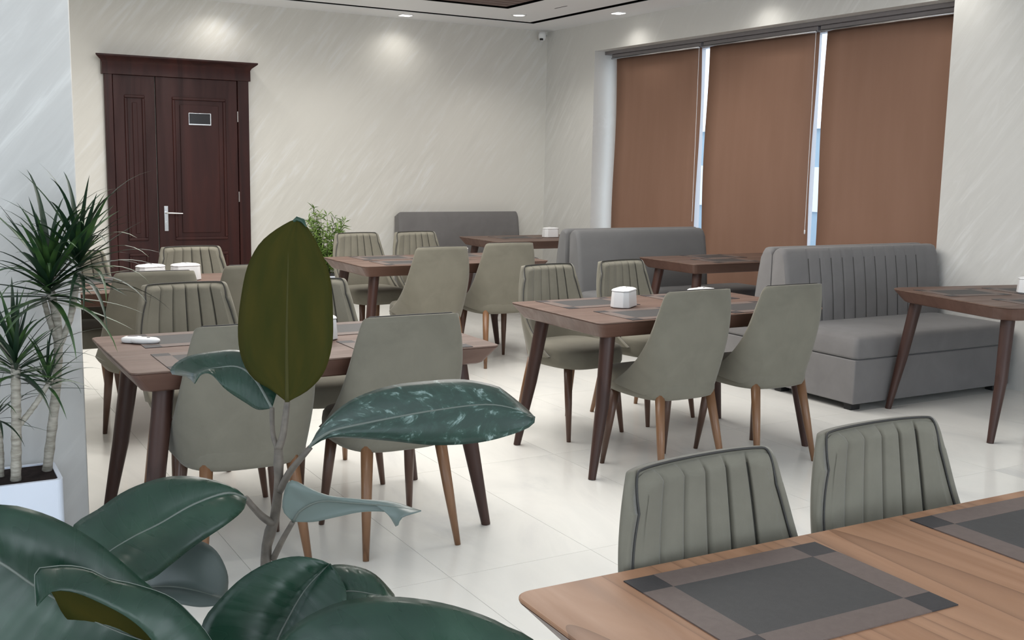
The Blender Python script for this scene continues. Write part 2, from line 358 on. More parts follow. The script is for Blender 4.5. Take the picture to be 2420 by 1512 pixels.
# door: leaf and a half with cornice
dr = bpy.data.objects.new('door_1', None); COL.objects.link(dr); dr.location = (0, YB, 0); struct(dr)
def dpart(b, name, mt=None, parent=dr, bevel=.004): return b.build(name, mt or M['door'], parent, bevel=bevel)
dpart(MB().box(1.73, 1.80, -.06, 0, 0, 2.235), 'casing'); dpart(MB().box(2.965, 3.073, -.06, 0, 0, 2.235), 'casing')
prof = [(0, 2.225), (-.075, 2.225), (-.075, 2.325), (-.085, 2.345), (-.11, 2.365), (-.135, 2.385), (-.135, 2.40), (0, 2.40)]
def cor(y): return -y-.075 if y < -.075 else 0
b = MB(); b.grid([[(1.71-cor(y), y, z) for y, z in prof], [(3.09+cor(y), y, z) for y, z in prof]])
b.f += [tuple(range(8)), tuple(range(8, 16))]; b.m += [0, 0]; dpart(b, 'cornice', bevel=.002)
def leaf_door(name, x0, x1, px0, px1):
    d = dpart(MB().box(x0, x1, -.045, 0, 0, 2.225), name)
    for z0, z1 in ((.68, 2.045), (.16, .56)):
        f = MB(); w = .028
        f.box(px0, px1, -.062, -.045, z1-w, z1); f.box(px0, px1, -.062, -.045, z0, z0+w); f.box(px0, px0+w, -.062, -.045, z0+w, z1-w); f.box(px1-w, px1, -.062, -.045, z0+w, z1-w)
        dpart(f, 'panel_moulding', parent=d, bevel=.010)
        dpart(MB().box(px0+.07, px1-.07, -.056, -.045, z0+.07, z1-.07), 'raised_panel', parent=d, bevel=.008)
    return d
leaf_door('narrow_leaf', 1.805, 2.178, 1.90, 2.085)
wl = leaf_door('wide_leaf', 2.188, 2.96, 2.335, 2.845)
h = MB(); h.box(2.235, 2.272, -.053, -.045, .77, 1.01); h.tube([(2.253, -.05, .945), (2.253, -.095, .945), (2.27, -.10, .945), (2.40, -.10, .94)], [.011, .010, .009, .007], 10)
h.tube([(2.253, -.05, .85), (2.253, -.06, .85)], .012, 12); h.build('door_handle', M['chrome'], wl, bevel=.002)
s_ = MB(); s_.box(2.485, 2.70, -.064, -.056, 1.785, 1.90); s_.build('door_plate', M['chrome'], wl, bevel=.002)
MB().box(2.490, 2.690, -.067, -.063, 1.797, 1.895).build('plate_face', mat('smoked_plate', (.02, .018, .02), .15), wl)
for z in (.35, 1.1, 1.88): MB().tube([(2.962, -.055, z-.05), (2.962, -.055, z+.05)], .008, 8).build('hinge', M['chrome'], wl)

# ------------------------------------------------------------------ downlights
def lamp_spot(parent, power, ang=2.3, blend=.9):
    l = bpy.data.lights.new('bulb', 'SPOT'); l.energy = power; l.spot_size = ang; l.spot_blend = blend; l.color = (1, .965, .90); l.shadow_soft_size = .045
    o = bpy.data.objects.new('bulb', l); COL.objects.link(o); o.parent = parent; o.location = (0, 0, -.03); return o
dl = thing('downlight', '', 'light', (5.60, 9.62, ZC), 0, 'round recessed downlights in the ceiling field')
MB().lathe([(.058, -.004), (.075, -.010), (.082, 0.0), (.058, 0.0), (.058, -.004)], 32).build('trim_ring', M['white'], dl, smooth=True)
MB().lathe([(.0001, -.007), (.04, -.007), (.060, -.003), (.060, 0)], 28).build('lens', M['lamp'], dl, smooth=True)
lamp_spot(dl, DOWN_P)
dl['label'] = 'round recessed ceiling downlight in the corner between the dark slot and timber raft'
OUT = {(1.95, 9.62): 'floor before the dark door', (.15, 9.62): 'back left corner', (5.75, 7.6): 'smooth grey sofa by the blinds', (-1.2, 7.6): 'area behind the pillar', (1.0, 2.45): 'rubber plant and left table', (3.4, -.8): 'floor behind the viewer'}
for i, (x, y, lab) in enumerate([(3.78, 9.62, 'round ceiling downlight cut by the top edge, above the wall right of the door'), (1.95, 9.62, ''), (.15, 9.62, ''), (5.75, 7.6, ''), (-1.2, 7.6, ''), (1.0, 2.45, ''), (3.4, -.8, '')]):
    dup(dl, lab or 'round recessed ceiling downlight outside the view, above the '+OUT[(x, y)], (x, y, ZC))
sq = thing('downlight', '', 'light', (4.66, 10.33, ZC), 0, 'wall-wash downlights in the ceiling border')
b = MB(); b.loft([rrect(-.064, .064, -.055, .055, .015, 0), rrect(-.064, .064, -.055, .055, .015, -.006), rrect(-.056, .056, -.048, .048, .012, -.008)]); b.build('trim_ring', M['white'], sq, smooth=True)
MB().box(-.055, .055, -.047, .047, -.0095, -.007).build('lens', M['lamp'], sq)
lamp_spot(sq, DOWN_B, 2.6)
sq['label'] = 'small downlight in the ceiling border washing the back wall between door and corner'
OUT2 = {(.9, 10.33): 'left of the dark door', (-.9, 10.4): 'in the back left corner', (-.9, 10.33): 'in the back left corner', (6.30, 7.0): 'above the middle blind', (6.30, 5.1): 'above the right blind'}
for x, y, rz, lab in [(2.76, 10.33, 0, 'small downlight in the ceiling border washing the wall above the dark door'), (.9, 10.33, 0, ''), (-.9, 10.4, 0, ''),
                  (6.30, 8.87, PI/2, 'squarish bright downlight in the ceiling border near the window wall'), (6.30, 7.0, PI/2, ''), (6.30, 5.1, PI/2, '')]:
    dup(sq, lab or 'small ceiling border downlight outside the view, '+OUT2[(x, y)], (x, y, ZC), rz)

# ceiling camera in the corner
cc = thing('security_camera', 'small white security camera mounted high in the room corner', 'camera', (6.40, 10.47, 2.90))
MB().tube([(.12, .10, .02), (.05, .05, .02), (0, 0, .0)], .012, 10).build('bracket', M['white'], cc, smooth=True)
MB().lathe([(.0001, .045), (.03, .04), (.042, .015), (.042, -.02), (.034, -.045), (.0001, -.055)], 20).build('housing', M['white'], cc, smooth=True)
MB().lathe([(.0001, -.001), (.02, -.001), (.02, -.02), (.0001, -.02)], 16, c=(-.022, -.022, -.028)).build('lens', M['black'], cc, smooth=True)

# ------------------------------------------------------------------ roller blinds
def blind(y0, y1, label):
    t = thing('roller_blind', label, 'blind', (XW+.20, (y0+y1)/2, 0), 0, 'brown roller blinds on the big window'); w = (y1-y0)/2
    P = [[(.012*math.sin(3*z+y0)+0, -w+2*w*j/8, z) for j in range(9)] for z in [.22+(2.60-.22)*i/20 for i in range(21)]]
    o = MB().grid(P).build('fabric', M['blind'], t, smooth=True); s = o.modifiers.new('s', 'SOLIDIFY'); s.thickness = .0015
    MB().tube([(0, -w, .215), (0, w, .215)], .012, 10).build('bottom_bar', M['cassette'], t, smooth=True)
    c = MB(); c.box(-.05, .05, -w-.03, w+.03, 2.60, 2.645); c.build('cassette', M['cassette'], t, bevel=.008)
    MB().tube([(-.055, -w-.02, 2.60), (-.055, w+.02, 2.60)], .010, 8).build('hem_rail', M['chrome'], t, smooth=True)
    MB().tube([(-.055, -w-.02, 2.6), (-.055, -w-.02, .95)], .0022, 6).build('cord', M['white'], t)
    return t
blind(8.11, 9.50, 'brown roller blind at the left, closest to the room corner')
b2 = blind(6.62, 8.01, 'brown roller blind in the middle, between two bright gaps')
blind(5.18, 6.53, 'brown roller blind at the right, beside the grey plaster wall')
MB().lathe([(.0001, .02), (.006, .015), (.006, -.015), (.0001, -.02)], 8, c=(-.055, -.715, .94)).build('cord_weight', M['white'], b2, smooth=True)

# ------------------------------------------------------------------ tables
def make_table(label, loc, rz=0, Lx=1.4, Ly=.82, top='walnut_dark', rad=.03, inset=.045, group=None):
    t = thing('dining_table', label, 'table', loc, rz, group or 'walnut dining tables')
    x, y = Lx/2, Ly/2; b = MB()
    R1 = [rrect(-x, x, -y, y, rad, .75, 6), rrect(-x, x, -y, y, rad, .743, 6)]
    b.loft([rrect(-x+.002, x-.002, -y+.002, y-.002, rad, .743, 6), rrect(-x, x, -y, y, rad, .7445, 6), rrect(-x, x, -y, y, rad, .7485, 6), rrect(-x+.002, x-.002, -y+.002, y-.002, rad, .75, 6)])
    b.build('tabletop', M[top], t)
    b = MB(); b.loft([rrect(-x+inset+.01, x-inset-.01, -y+inset+.01, y-inset-.01, rad, .672, 6), rrect(-x+inset, x-inset, -y+inset, y-inset, rad, .678, 6), rrect(-x+.001, x-.001, -y+.001, y-.001, rad, .742, 6), rrect(-x+.003, x-.003, -y+.003, y-.003, rad, .7429, 6)])
    b.build('apron', M['edge'], t)
    for sx in (-1, 1):
        for sy in (-1, 1):
            MB().tube([(sx*(x-.13), sy*(y-.12), .675), (sx*(x-.085), sy*(y-.085), .34), (sx*(x-.022), sy*(y-.06), 0)], [.037, .032, .0185], 16).build('leg', M['tleg'], t, smooth=True, sharp=50)
    return t
T1 = make_table('dark-legged table at left behind the rubber plant, white gadget on it', (1.34, 4.01, 0))
T3 = make_table('dining table in the centre with two grey chairs backed towards the viewer', (3.45, 4.335, 0), 0, 1.42)
T2 = make_table('table near the back wall behind the centre chairs, holding a napkin box', (3.50, 7.18, 0), 0, 1.5, .80)
T0 = make_table('far left table near the dark door with two white napkin boxes', (1.26, 6.28, 0), 0, 1.56, .82)
T5 = make_table('glossy dark table standing between two grey sofas under the blinds', (5.80, 6.485, 0), 0, 1.36, .70)
T6 = make_table('farthest table in the corner, partly hidden behind a grey sofa', (5.48, 9.0, 0), 0, 1.32, .80)
T4 = make_table('rounded-corner table cut by the right edge, in front of a grey sofa', (5.76, 3.88, 0), math.radians(-11.5), 1.20, .98, 'walnut_dark', .10)
T7 = make_table('large walnut table in the right foreground with visible wood grain', (1.60, 1.01, 0), math.radians(-1.2), 1.52, .84, 'walnut', .03, .06)
MB().box(-.70, .70, -.36, .36, .700, .740)
# placemats
def make_mat(label, loc, rz=0, sx=.44, sy=.325):
    t = thing('placemat', label, 'placemat', loc, rz, 'woven placemats on the tables')
    b = MB(); bx, by = .062, .058; X = [-sx/2, -sx/2+bx, sx/2-bx, sx/2]; Y = [-sy/2, -sy/2+by, sy/2-by, sy/2]
    for i in range(3):
        for j in range(3):
            nm, mt = ('centre_panel', 'mat_dark') if i == j == 1 else (('corner_patch', 'mat_black') if i != 1 and j != 1 else ('border_strip', 'mat_brown'))
            MB().box(X[i], X[i+1], Y[j], Y[j+1], 0, .0022 if (i+j) % 2 else .0018).build(nm, M[mt], t)
    return t
zt = .7503
pm = make_mat('placemat in the right foreground, fully visible on the grained table', (1.258, 1.232, zt), math.radians(-1.5))
def pmat(lab, x, y, rz=0, z=zt): return dup(pm, lab, (x, y, z), rz)
pmat('placemat at the right edge of the foreground table', 1.97, 1.225, math.radians(-1.5))
pmat('placemat under the white gadget on the left table', 1.00, 4.235)
pmat('placemat on the left table in front of the back-turned chair', .99, 3.77)
pmat('placemat at the right rear of the left table, beside the white holder', 1.70, 4.235)
pmat('placemat at the right front of the left table behind the chair back', 1.70, 3.77)
pmat('placemat on the centre table left of the napkin box', 3.10, 4.56)
pmat('placemat on the centre table in front of the napkin box', 3.16, 4.11)
pmat('placemat on the centre table at its right rear', 3.78, 4.56)
pmat('placemat on the centre table behind the right back-turned chair', 3.78, 4.11)
pmat('placemat on the table by the back wall, left side', 3.16, 7.38); pmat('placemat on the table by the back wall, right side', 3.76, 7.38)
pmat('placemat on the table by the back wall, near left side', 3.16, 6.98)
pmat('placemat on the glossy table between the sofas, near side', 5.60, 6.34); pmat('placemat on the glossy table between the sofas, far side', 5.75, 6.66)
pmat('placemat at the left end of the rounded-corner table on the right', 5.50, 4.12, math.radians(-11.5)); pmat('placemat on the rounded-corner table by the napkin box', 5.55, 3.62, math.radians(-11.5))
pmat('placemat on the rounded-corner table, far right part', 6.02, 4.03, math.radians(-11.5))
pmat('placemat on the far left table by the door', 1.0, 6.48); pmat('placemat on the farthest corner table', 5.3, 9.1)

# ------------------------------------------------------------------ napkin boxes
def make_holder(label, loc, rz=0):
    t = thing('napkin_holder', label, 'napkin box', loc, rz, 'white plastic napkin boxes')
    def oc(hx, hy, c, z): return [(hx, -hy+c, z), (hx, hy-c, z), (hx-c, hy, z), (-hx+c, hy, z), (-hx, hy-c, z), (-hx, -hy+c, z), (-hx+c, -hy, z), (hx-c, -hy, z)]
    MB().loft([oc(.084, .050, .024, 0), oc(.085, .051, .024, .005), oc(.080, .046, .022, .080)]).build('body', M['white'], t, bevel=.004)
    MB().loft([oc(.081, .047, .022, .0805), oc(.082, .048, .022, .087), oc(.070, .040, .018, .094), oc(.040, .018, .008, .098)]).build('lid', M['white'], t, bevel=.003)
    b = MB(); b.grid([[(-.040+.080*i/8, -.012+.024*j/3, .0965+.004*math.sin(PI*i/8)*(1+.4*math.sin(i*2+j))) for j in range(4)] for i in range(9)]); b.build('napkin', M['paper'], t, smooth=True)
    return t
nh = make_holder('white napkin box in the middle of the centre table', (3.19, 4.365, zt+.002), math.radians(35))
def hold(lab, x, y, rz=0): return dup(nh, lab, (x, y, zt+.002), rz)
hold('white napkin box behind the chair backs on the centre table', 3.56, 4.20, .2)
hold('white napkin box half hidden by the upright leaf on the left table', 1.425, 3.99, .5)
hold('white napkin box at the right edge on the rounded-corner table', 5.90, 3.95, .1)
hold('left one of two white napkin boxes on the far left table', 1.26, 6.36, .3)
hold('right one of two white napkin boxes on the far left table', 1.46, 6.36, .1)
hold('white napkin box behind a chair on the table by the back wall', 3.60, 7.02, .4)
hold('white napkin box between two chair backs at the back wall table', 3.99, 7.10, .2)
hold('white napkin box on the farthest table in the corner', 5.68, 9.05, .0)
# folded napkins next to the back table's box
t = thing('napkin_stack', 'stack of white napkins between two chair backs on the back wall table', 'napkins', (4.03, 6.96, zt))
for k in range(4): MB().box(-.06+.003*k, .06+.002*k, -.06, .06-.004*k, .001+.007*k, .0065+.007*k).build('napkin', M['paper'], t, bevel=.001)
# small white gadget
g = thing('table_gadget', 'small white rounded plastic gadget lying on the left table', 'gadget', (.785, 4.20, zt+.0028), -.5)
MB().loft([superell(.050, .026, z, .9, 28, .022, -.004) for z in (0,)]+[superell(.056, .030, .006, .9, 28, .022, -.004), superell(.055, .029, .014, .9, 28, .022, -.004), superell(.044, .020, .020, .9, 28, .022, -.004)]).build('front_shell', M['white'], g, smooth=True, sharp=60)
MB().loft([superell(.042, .028, .0, .9, 28, -.030, .014), superell(.046, .030, .006, .9, 28, -.030, .014), superell(.044, .028, .015, .9, 28, -.030, .014), superell(.030, .016, .021, .9, 28, -.030, .014)]).build('rear_shell', M['white'], g, smooth=True, sharp=60)
MB().loft([superell(.022, .009, .0205, .9, 20, -.032, .014), superell(.018, .006, .0225, .9, 20, -.032, .014)]).build('window', M['cassette'], g)
MB().loft([superell(.007, .005, .0195, 1, 14, .034, -.004), superell(.006, .004, .0215, 1, 14, .034, -.004)]).build('button', M['black'], g)

# ------------------------------------------------------------------ chairs
CH, CB = .905, .41
def shellpt(s, v, off=0., pleat=0.):
    """s in -1..1 round the back, v 0 bottom..1 top; off = offset towards the sitter"""
    hw = .212+.036*(1-v)+.010*math.sin(PI*v)-.012*v**6
    wing = .060+.235*max(0, 1-v*1.03)**2.7
    yb = .195+.055*v
    th = s*PI/2; sn, cs = math.sin(th), math.cos(th); e = .72; q = off+pleat
    x = (hw-q)*math.copysign(abs(sn)**e, sn); y = yb-q-(wing-q)*(1-abs(cs)**e)
    ztop = CH-CB-.070*max(0, (abs(s)-.66)/.34)**2.2-.004*abs(s)
    z = CB+v*ztop+.03*(1-v)*max(0, abs(s)-.6)/.4
    return Vector((x, y, z))
SEAMS = [-.66, -.33, 0, .33, .66]      # across the back, as a fraction of its half width
def xi2s(x): return math.copysign(math.asin(min(1, abs(x))**(1/.72))/(PI/2), x)
def s2xi(s): return math.copysign(abs(math.sin(s*PI/2))**.72, s)
def pleat_depth(x, v):
    # sewn channels that close in scallops above the seat, plain outer panels
    d = min(abs(x-q)/.030 for q in SEAMS)
    if v < .34: return 0
    if abs(x) < .66:
        mid = min(((SEAMS[i]+SEAMS[i+1])/2 for i in range(4)), key=lambda c: abs(c-x)); u = (x-mid)/.165
        arc = .50-.11*(1-u*u)
        if v < arc: return -.009*max(0, 1-abs(v-arc)/.014)
        d = min(d, abs(v-arc)/.014)
    elif v < .46: return 0
    return -.013*max(0, 1-d)+.005*min(1, d/5)
def chair_meshes(pleated=True):
    out = {}
    ns, nv = 64, 30
    S = [math.copysign(1-(1-abs(-1+2*i/ns))**1.5, -1+2*i/ns) for i in range(ns+1)]; V = [(i/nv)**1.35 for i in range(nv+1)]
    b = MB(); outer = [[shellpt(s, v, 0) for s in S] for v in V]; inner = [[shellpt(s, v, .020) for s in S] for v in V]
    b.grid(outer); b.grid(inner, flip=True)
    nS = len(S); n1 = len(V)*nS
    for i in range(ns):
        b.f.append((nv*nS+i, nv*nS+i+1, n1+nv*nS+i+1, n1+nv*nS+i)); b.f.append((i+1, i, n1+i, n1+i+1))
    for j in range(nv):
        b.f.append((j*nS, (j+1)*nS, n1+(j+1)*nS, n1+j*nS)); b.f.append(((j+1)*nS+ns, j*nS+ns, n1+j*nS+ns, n1+(j+1)*nS+ns))
    b.m = [0]*len(b.f); out['back_shell'] = b.mesh('back_shell', M['velvet'], True)
    # padded inner back
    X2 = [-.80, .80]+[k+d_ for k in SEAMS for d_ in (-.11, -.06, -.03, -.013, 0, .013, .03, .06, .11)]+[-.495, -.165, .165, .495]
    S2 = sorted(set([round(xi2s(x), 4) for x in X2]+[q*round(math.acos(c)/(PI/2), 4) for q in (-1, 1) for c in (.035, .05, .075, .11, .15, .20, .27, .35)])); V2 = [.12+.87*i/70 for i in range(71)]
    P = []
    for v in V2:
        row = []
        for s in S2:
            edge = min(1, (math.cos(s*PI/2)-.034)/.12); ev = min(1, (.990-v)/.035)
            k = max(0, min(1, edge))**.5*max(0, min(1, ev))**.5
            row.append(shellpt(s, v, .021+.022*k, pleat_depth(s2xi(s), v)*k))
        P.append(row)
    b = MB(); b.grid(P); out['back_pad'] = b.mesh('back_pad', M['velvet'], True)
    b = MB()
    for q in SEAMS:
        sq_ = xi2s(q); b.tube([shellpt(sq_, .50+.455*i/20, .0335) for i in range(21)], .0021, 5)
    for i in range(4):
        b.tube([shellpt(xi2s(SEAMS[i]+.33*k/10), .50-.11*(1-((k-5)/5)**2), .0345) for k in range(11)], .0018, 5)
    out['stitching'] = b.mesh('stitching', M['seam'], True)
    # dark piping round the edge of the shell
    path = [shellpt(-1, i/24, .021) for i in range(3, 25)]+[shellpt(-1+2*i/40, 1, .021) for i in range(1, 40)]+[shellpt(1, 1-i/24, .021) for i in range(0, 22)]
    path = [p+Vector((0, 0, .0015)) for p in path]
    out['piping'] = MB().tube(path, .0026, 6).mesh('piping', M['piping'], True)
    seat = MB(); e = .62
    rr = []
    for z, k in ((.385, .90), (.392, .97), (.41, 1.0), (.455, 1.0), (.478, .985), (.492, .94), (.500, .80), (.503, .5), (.504, .02)):
        rr.append(superell(.222*k, .235*k, z, e, 44, 0, -.035))
    seat.loft(rr); out['seat'] = seat.mesh('seat', M['velvet'], True)
    for nm, p, q in (('rear', (.150, .150, .41), (.190, .235, 0)), ('front', (.165, -.17, .40), (.195, -.225, 0))):
        for sx in (-1, 1):
            a = Vector((sx*p[0], p[1], p[2])); c = Vector((sx*q[0], q[1], 0)); mid = a.lerp(c, .5)
            out[nm+str(sx)] = MB().tube([a, mid, c], [.024, .0195, .0115], 14).mesh('leg', M['cleg'] if nm == 'rear' else M['cleg_shade'], True)
    return out
CMESH = chair_meshes()
def make_chair(label, loc, rz, group):
    t = thing('dining_chair', label, 'chair', loc, rz, group)
    for k, me in CMESH.items():
        nm = 'leg' if k[-1] == '1' else k
        o = bpy.data.objects.new(nm, me); COL.objects.link(o); o.parent = t
    return t
GA = 'velvet channel-back chairs facing the viewer'; GB = 'velvet chairs seen from behind'
D = math.radians
# facing the viewer: local -Y forward, rz ~ 0 ; backs to the viewer: rz ~ 180
chairs = [
 ('channel-back chair in the right foreground, the nearest one', 1.325, 1.305, D(4), GA),
 ('channel-back chair right of the nearest one, at the foreground table', 1.845, 1.345, D(1), GA),
 ('channel-back chair behind the left end of the left table', 1.12, 4.62, D(4), GA),
 ('channel-back chair behind the left table, mostly hidden by the upright leaf', 1.665, 4.58, D(0), GA),
 ('channel-back chair at the far side of the centre table, left one', 3.2, 4.86, D(8), GA),
 ('channel-back chair at the far side of the centre table, right one', 3.78, 4.95, D(10), GA),
 ('channel-back chair next to the green palm at the back table', 3.18, 7.7, D(7), GA),
 ('channel-back chair in front of the grey wall bench', 3.7, 7.73, D(6), GA),
 ('channel-back chair standing in front of the dark door', 1.64, 6.7, D(4), GA),
 ('channel-back chair at far left beside the pillar, behind the spiky plant', 0.88, 6.55, D(0), GA),
 ('back-turned smooth chair in the middle of the left table with lit wooden legs', 1.618, 3.736, D(180), GB),
 ('back-turned chair at the left table, partly behind the rubber plant stem', 1.035, 3.745, D(178), GB),
 ('back-turned chair at the centre table, left one', 3.165, 3.975, D(181), GB),
 ('back-turned chair at the centre table, right one', 3.766, 3.983, D(180), GB),
 ('back-turned chair at the back wall table, left one', 3.17, 6.64, D(181), GB),
 ('back-turned chair at the back wall table, right one', 3.82, 6.84, D(178), GB),
 ('back-turned chair at far left just in front of two white napkin boxes', 1.094, 5.623, D(180), GB),
 ('back-turned chair just left of the upright leaf at the far left table', 1.675, 5.8, D(180), GB),
]
for lab, x, y, rz, g_ in chairs: make_chair(lab, (x, y, 0), rz, g_)

# ------------------------------------------------------------------ sofas
def make_sofa(label, x0, x1, yr, facing, mt, xb=None, channels=False, depth=.74, top=.95, group='grey upholstered bench sofas'):
    """yr = y of the vertical rear plane; facing -1 looks to -Y, +1 to +Y"""
    w = (x1-x0)/2; wb = ((xb or x1)-x0)
    t = thing('bench_sofa', label, 'sofa', ((x0+x1)/2, yr, 0), 0 if facing < 0 else PI, group)
    sgn = 1 if facing < 0 else -1
    bx0, bx1 = (-w, -w+wb) if facing < 0 else (w-wb, w)
    MB().box(-w, w, -depth, 0, .045, .318).build('base', mt, t, bevel=.008)
    # seat cushion: crowned top
    b = MB(); rings = []
    for z, k in ((.322, .012), (.328, .002), (.34, 0), (.40, 0), (.435, .004), (.452, .016), (.462, .04), (.466, .10), (.468, .2)):
        rings.append(rrect(-w+k, w-k, -depth+k, -.10-k*.3, .03, z, 5))
    b.loft(rings); b.build('seat_cushion', mt, t, smooth=True, sharp=60)
    # backrest: wedge, thin at the top
    b = MB(); nx = 150; P = []
    prof = [(-.168, .44), (-.155, .60), (-.135, .75), (-.112, .88), (-.098, .925), (-.085, .943), (-.06, top), (-.03, top), (-.01, top-.01), (0, top-.03), (0, .6), (0, .32)]
    for i in range(nx+1):
        u = i/nx; x = bx0+(bx1-bx0)*u; row = []
        endk = min(1, min(u, 1-u)*(bx1-bx0)/.035); r = 1-(1-endk)**2
        for y, z in prof:
            ch = 0
            if channels and y < -.09 and .1 < u < .93:
                ph = ((x-bx0)/.105) % 1; ch = -.005*max(0, 1-min(ph, 1-ph)/.14)
            zz = z-(1-r)*.022*(1 if z > .9 else 0)
            row.append((x, y*(1 if y > -.03 else 1)+(-ch)+(1-r)*.012*(1 if y < -.03 else 0), zz))
        P.append(row)
    b.grid(P, closed=True); n_ = len(prof); b.f += [tuple(range(n_)), tuple(range(nx*n_, nx*n_+n_))[::-1]]; b.m += [0, 0]
    b.build('backrest', mt, t, smooth=True, sharp=45)
    if channels:
        for k in range(1, int((bx1-bx0)/.105)):
            x = bx0+k*.105
            if .12 < (x-bx0)/(bx1-bx0) < .9: MB().tube([(x, -.1635, .47), (x, -.1515, .60), (x, -.1315, .75), (x, -.1085, .88)], .0028, 5).build('stitch_line', M['piping'], t)
    for sx in (-1, 1):
        for yy in (-.08, -depth+.07):
            MB().box(sx*(w-.07)-.04, sx*(w-.07)+.04, yy-.03, yy+.03, 0, .045).build('foot', M['black'], t, bevel=.004)
    return t
make_sofa('grey channel-stitched sofa at the right by the plaster wall', 4.99, 6.49, 5.19, -1, M['sofa'], None, True, .75)
make_sofa('grey sofa backing onto the channel-stitched one, only its back end visible', 4.99, 6.49, 5.20, 1, M['sofa'], None, False, .62)
make_sofa('smooth grey sofa in front of the left blind, facing the viewer', 4.72, 6.47, 7.225, -1, M['sofa2'], 6.05, False, .42)
make_sofa('grey sofa back to back with the smooth one, facing the corner table', 4.72, 6.12, 7.285, 1, M['sofa2'], None, False, .60)
make_sofa('long low grey bench sofa standing against the back wall', 4.64, 6.12, 10.55, -1, M['sofa'], None, False, .62, .925)

# ------------------------------------------------------------------ corner palm
pt = thing('potted_palm', 'bushy light green potted palm against the back wall beside the chairs', 'plant', (3.66, 9.95, 0))
MB().lathe([(.0001, 0), (.13, 0), (.15, .06), (.18, .34), (.19, .36), (.175, .36), (.17, .33), (.0001, .33)], 28).build('pot', M['planter'], pt, smooth=True, sharp=40)
MB().lathe([(.0001, .335), (.168, .332)], 20).build('soil', M['soil'], pt)
fo = MB(); st = MB()
for k in range(46):
    a = R.uniform(0, 2*PI); r0 = R.uniform(.0, .08); r1 = .29*math.sqrt(R.uniform(.05, 1)); hh = R.uniform(.22, .76)*(1-.25*(r1/.29)**2)
    base = Vector((math.cos(a)*r0, math.sin(a)*r0, .33)); tip = Vector((math.cos(a)*r1, math.sin(a)*r1*.6, .33+hh)); pts = clerp([base, base.lerp(tip, .5)+Vector((0, 0, .06)), tip], 12)
    st.tube(pts, [.0035-.002*i/11 for i in range(12)], 4)
    for i in range(3, 12):
        for q in range(7):
            d = Vector((R.uniform(-1, 1), R.uniform(-1, 1), R.uniform(-.25, .9))).normalized(); ln = R.uniform(.05, .11); wv = d.cross(Vector((0, 0, 1))).normalized()*R.uniform(.005, .009)
            p = pts[i]; mid = p+d*ln*.45; e = p+d*ln+Vector((0, 0, -.015))
            fo.add([p, mid+wv, e, mid-wv], [(0, 1, 2, 3)])
st.build('stems', M['stem'], pt); f_ = fo.build('foliage', M['palm'], pt); f_['kind'] = 'stuff'

# ------------------------------------------------------------------ dracaenas in the white planter
pl = thing('planter', 'long white planter at the lower left with dark soil', 'planter', (-.10, 4.02, 0))
b = MB(); o_, i_ = (-.75, .555, -.135, .115), (-.735, .54, -.12, .10)
b.loft([rrect(*o_, .02, 0), rrect(*o_, .02, .34), rrect(*i_, .015, .34), rrect(*i_, .015, .28)]); b.build('body', M['planter'], pl)
b = MB(); b.loft([rrect(*i_, .014, .27), rrect(*i_, .014, .335)]); b.build('soil', M['soil'], pl)
def blade_mesh(name, ln, droop, wd, mt, curl=0.):
    pts = []; d = Vector((1, 0, 0)); n = 9; P = []
    x = z = 0; ang = 0
    for i in range(n+1):
        t_ = i/n; w = wd*(min(1, .45+t_*2.2) if t_ < .25 else (1-(t_-.25)/.75)**.8)
        P.append([(x, -w, z+w*.35), (x, 0, z), (x, w, z+w*.35)])
        a = -droop*t_**1.6; x += ln/n*math.cos(a); z += ln/n*math.sin(a)
    return MB().grid(P).mesh(name, mt, True)
BL = [blade_mesh('leaf', l_, dr_, w_, M[mt_]) for l_, dr_, w_, mt_ in ((.34, .5, .0125, 'blade'), (.38, .8, .012, 'blade_dark'), (.30, .3, .013, 'blade'), (.40, 1.1, .011, 'blade_dark'), (.34, 1.5, .011, 'blade'), (.30, .2, .012, 'blade_dark'))]
def dracaena(label, base, heads, trunks):
    t = thing('dracaena', label, 'plant', base)
    O = Vector(base)
    for pts, r in trunks:
        pp = clerp([Vector(p)-O for p in pts], 26); rr = [r*(1.12 if i % 3 == 0 else 1)*(1-.15*i/25) for i in range(26)]
        MB().tube(pp, rr, 10).build('trunk', M['trunk'], t, smooth=True)
    for c, n, sc_, lean in heads:
        for k in range(n):
            t_ = (k+.5)/n; el = -.25+1.65*t_**.8+R.uniform(-.15, .15); az = k*2.39996+R.uniform(-.3, .3)
            o = bpy.data.objects.new('leaf', BL[R.randrange(len(BL))]); COL.objects.link(o); o.parent = t
            o.location = Vector(c)-O+Vector((0, 0, .10*sc_*t_-.03))
            s = sc_*R.uniform(.75, 1.1); o.rotation_euler = (R.uniform(-.25, .25), -el, az); o.scale = (s, s, s)
            if math.sin(az)*math.cos(el) > .3 and c[1] > 3.95: o.rotation_euler[2] = -az
    return t
A = Vector
dracaena('tall spiky dracaena with two dark green heads before the pillar', (.42, 4.04, .335),
         [(A((.448, 3.97, .985)), 66, 1.05, 0), (A((.548, 3.97, 1.065)), 44, .95, 0)],
         [([(.42, 4.04, .335), (.455, 4.02, .60), (.472, 4.01, .80), (.470, 4.0, .88), (.448, 3.97, 1.0)], .0165), ([(.472, 4.01, .80), (.446, 3.99, .88), (.425, 3.97, .97)], .010), ([(.472, 4.01, .78), (.515, 3.99, .90), (.548, 3.97, 1.08)], .011)])
dracaena('shorter dracaena with a broad green head at the left edge', (.31, 3.96, .335),
         [(A((.322, 3.90, .735)), 52, .85, 0), (A((.425, 3.93, .685)), 26, .60, 0)],
         [([(.31, 3.96, .335), (.318, 3.95, .50), (.322, 3.90, .75)], .017), ([(.318, 3.95, .52), (.38, 3.94, .60), (.435, 3.93, .69)], .010)])
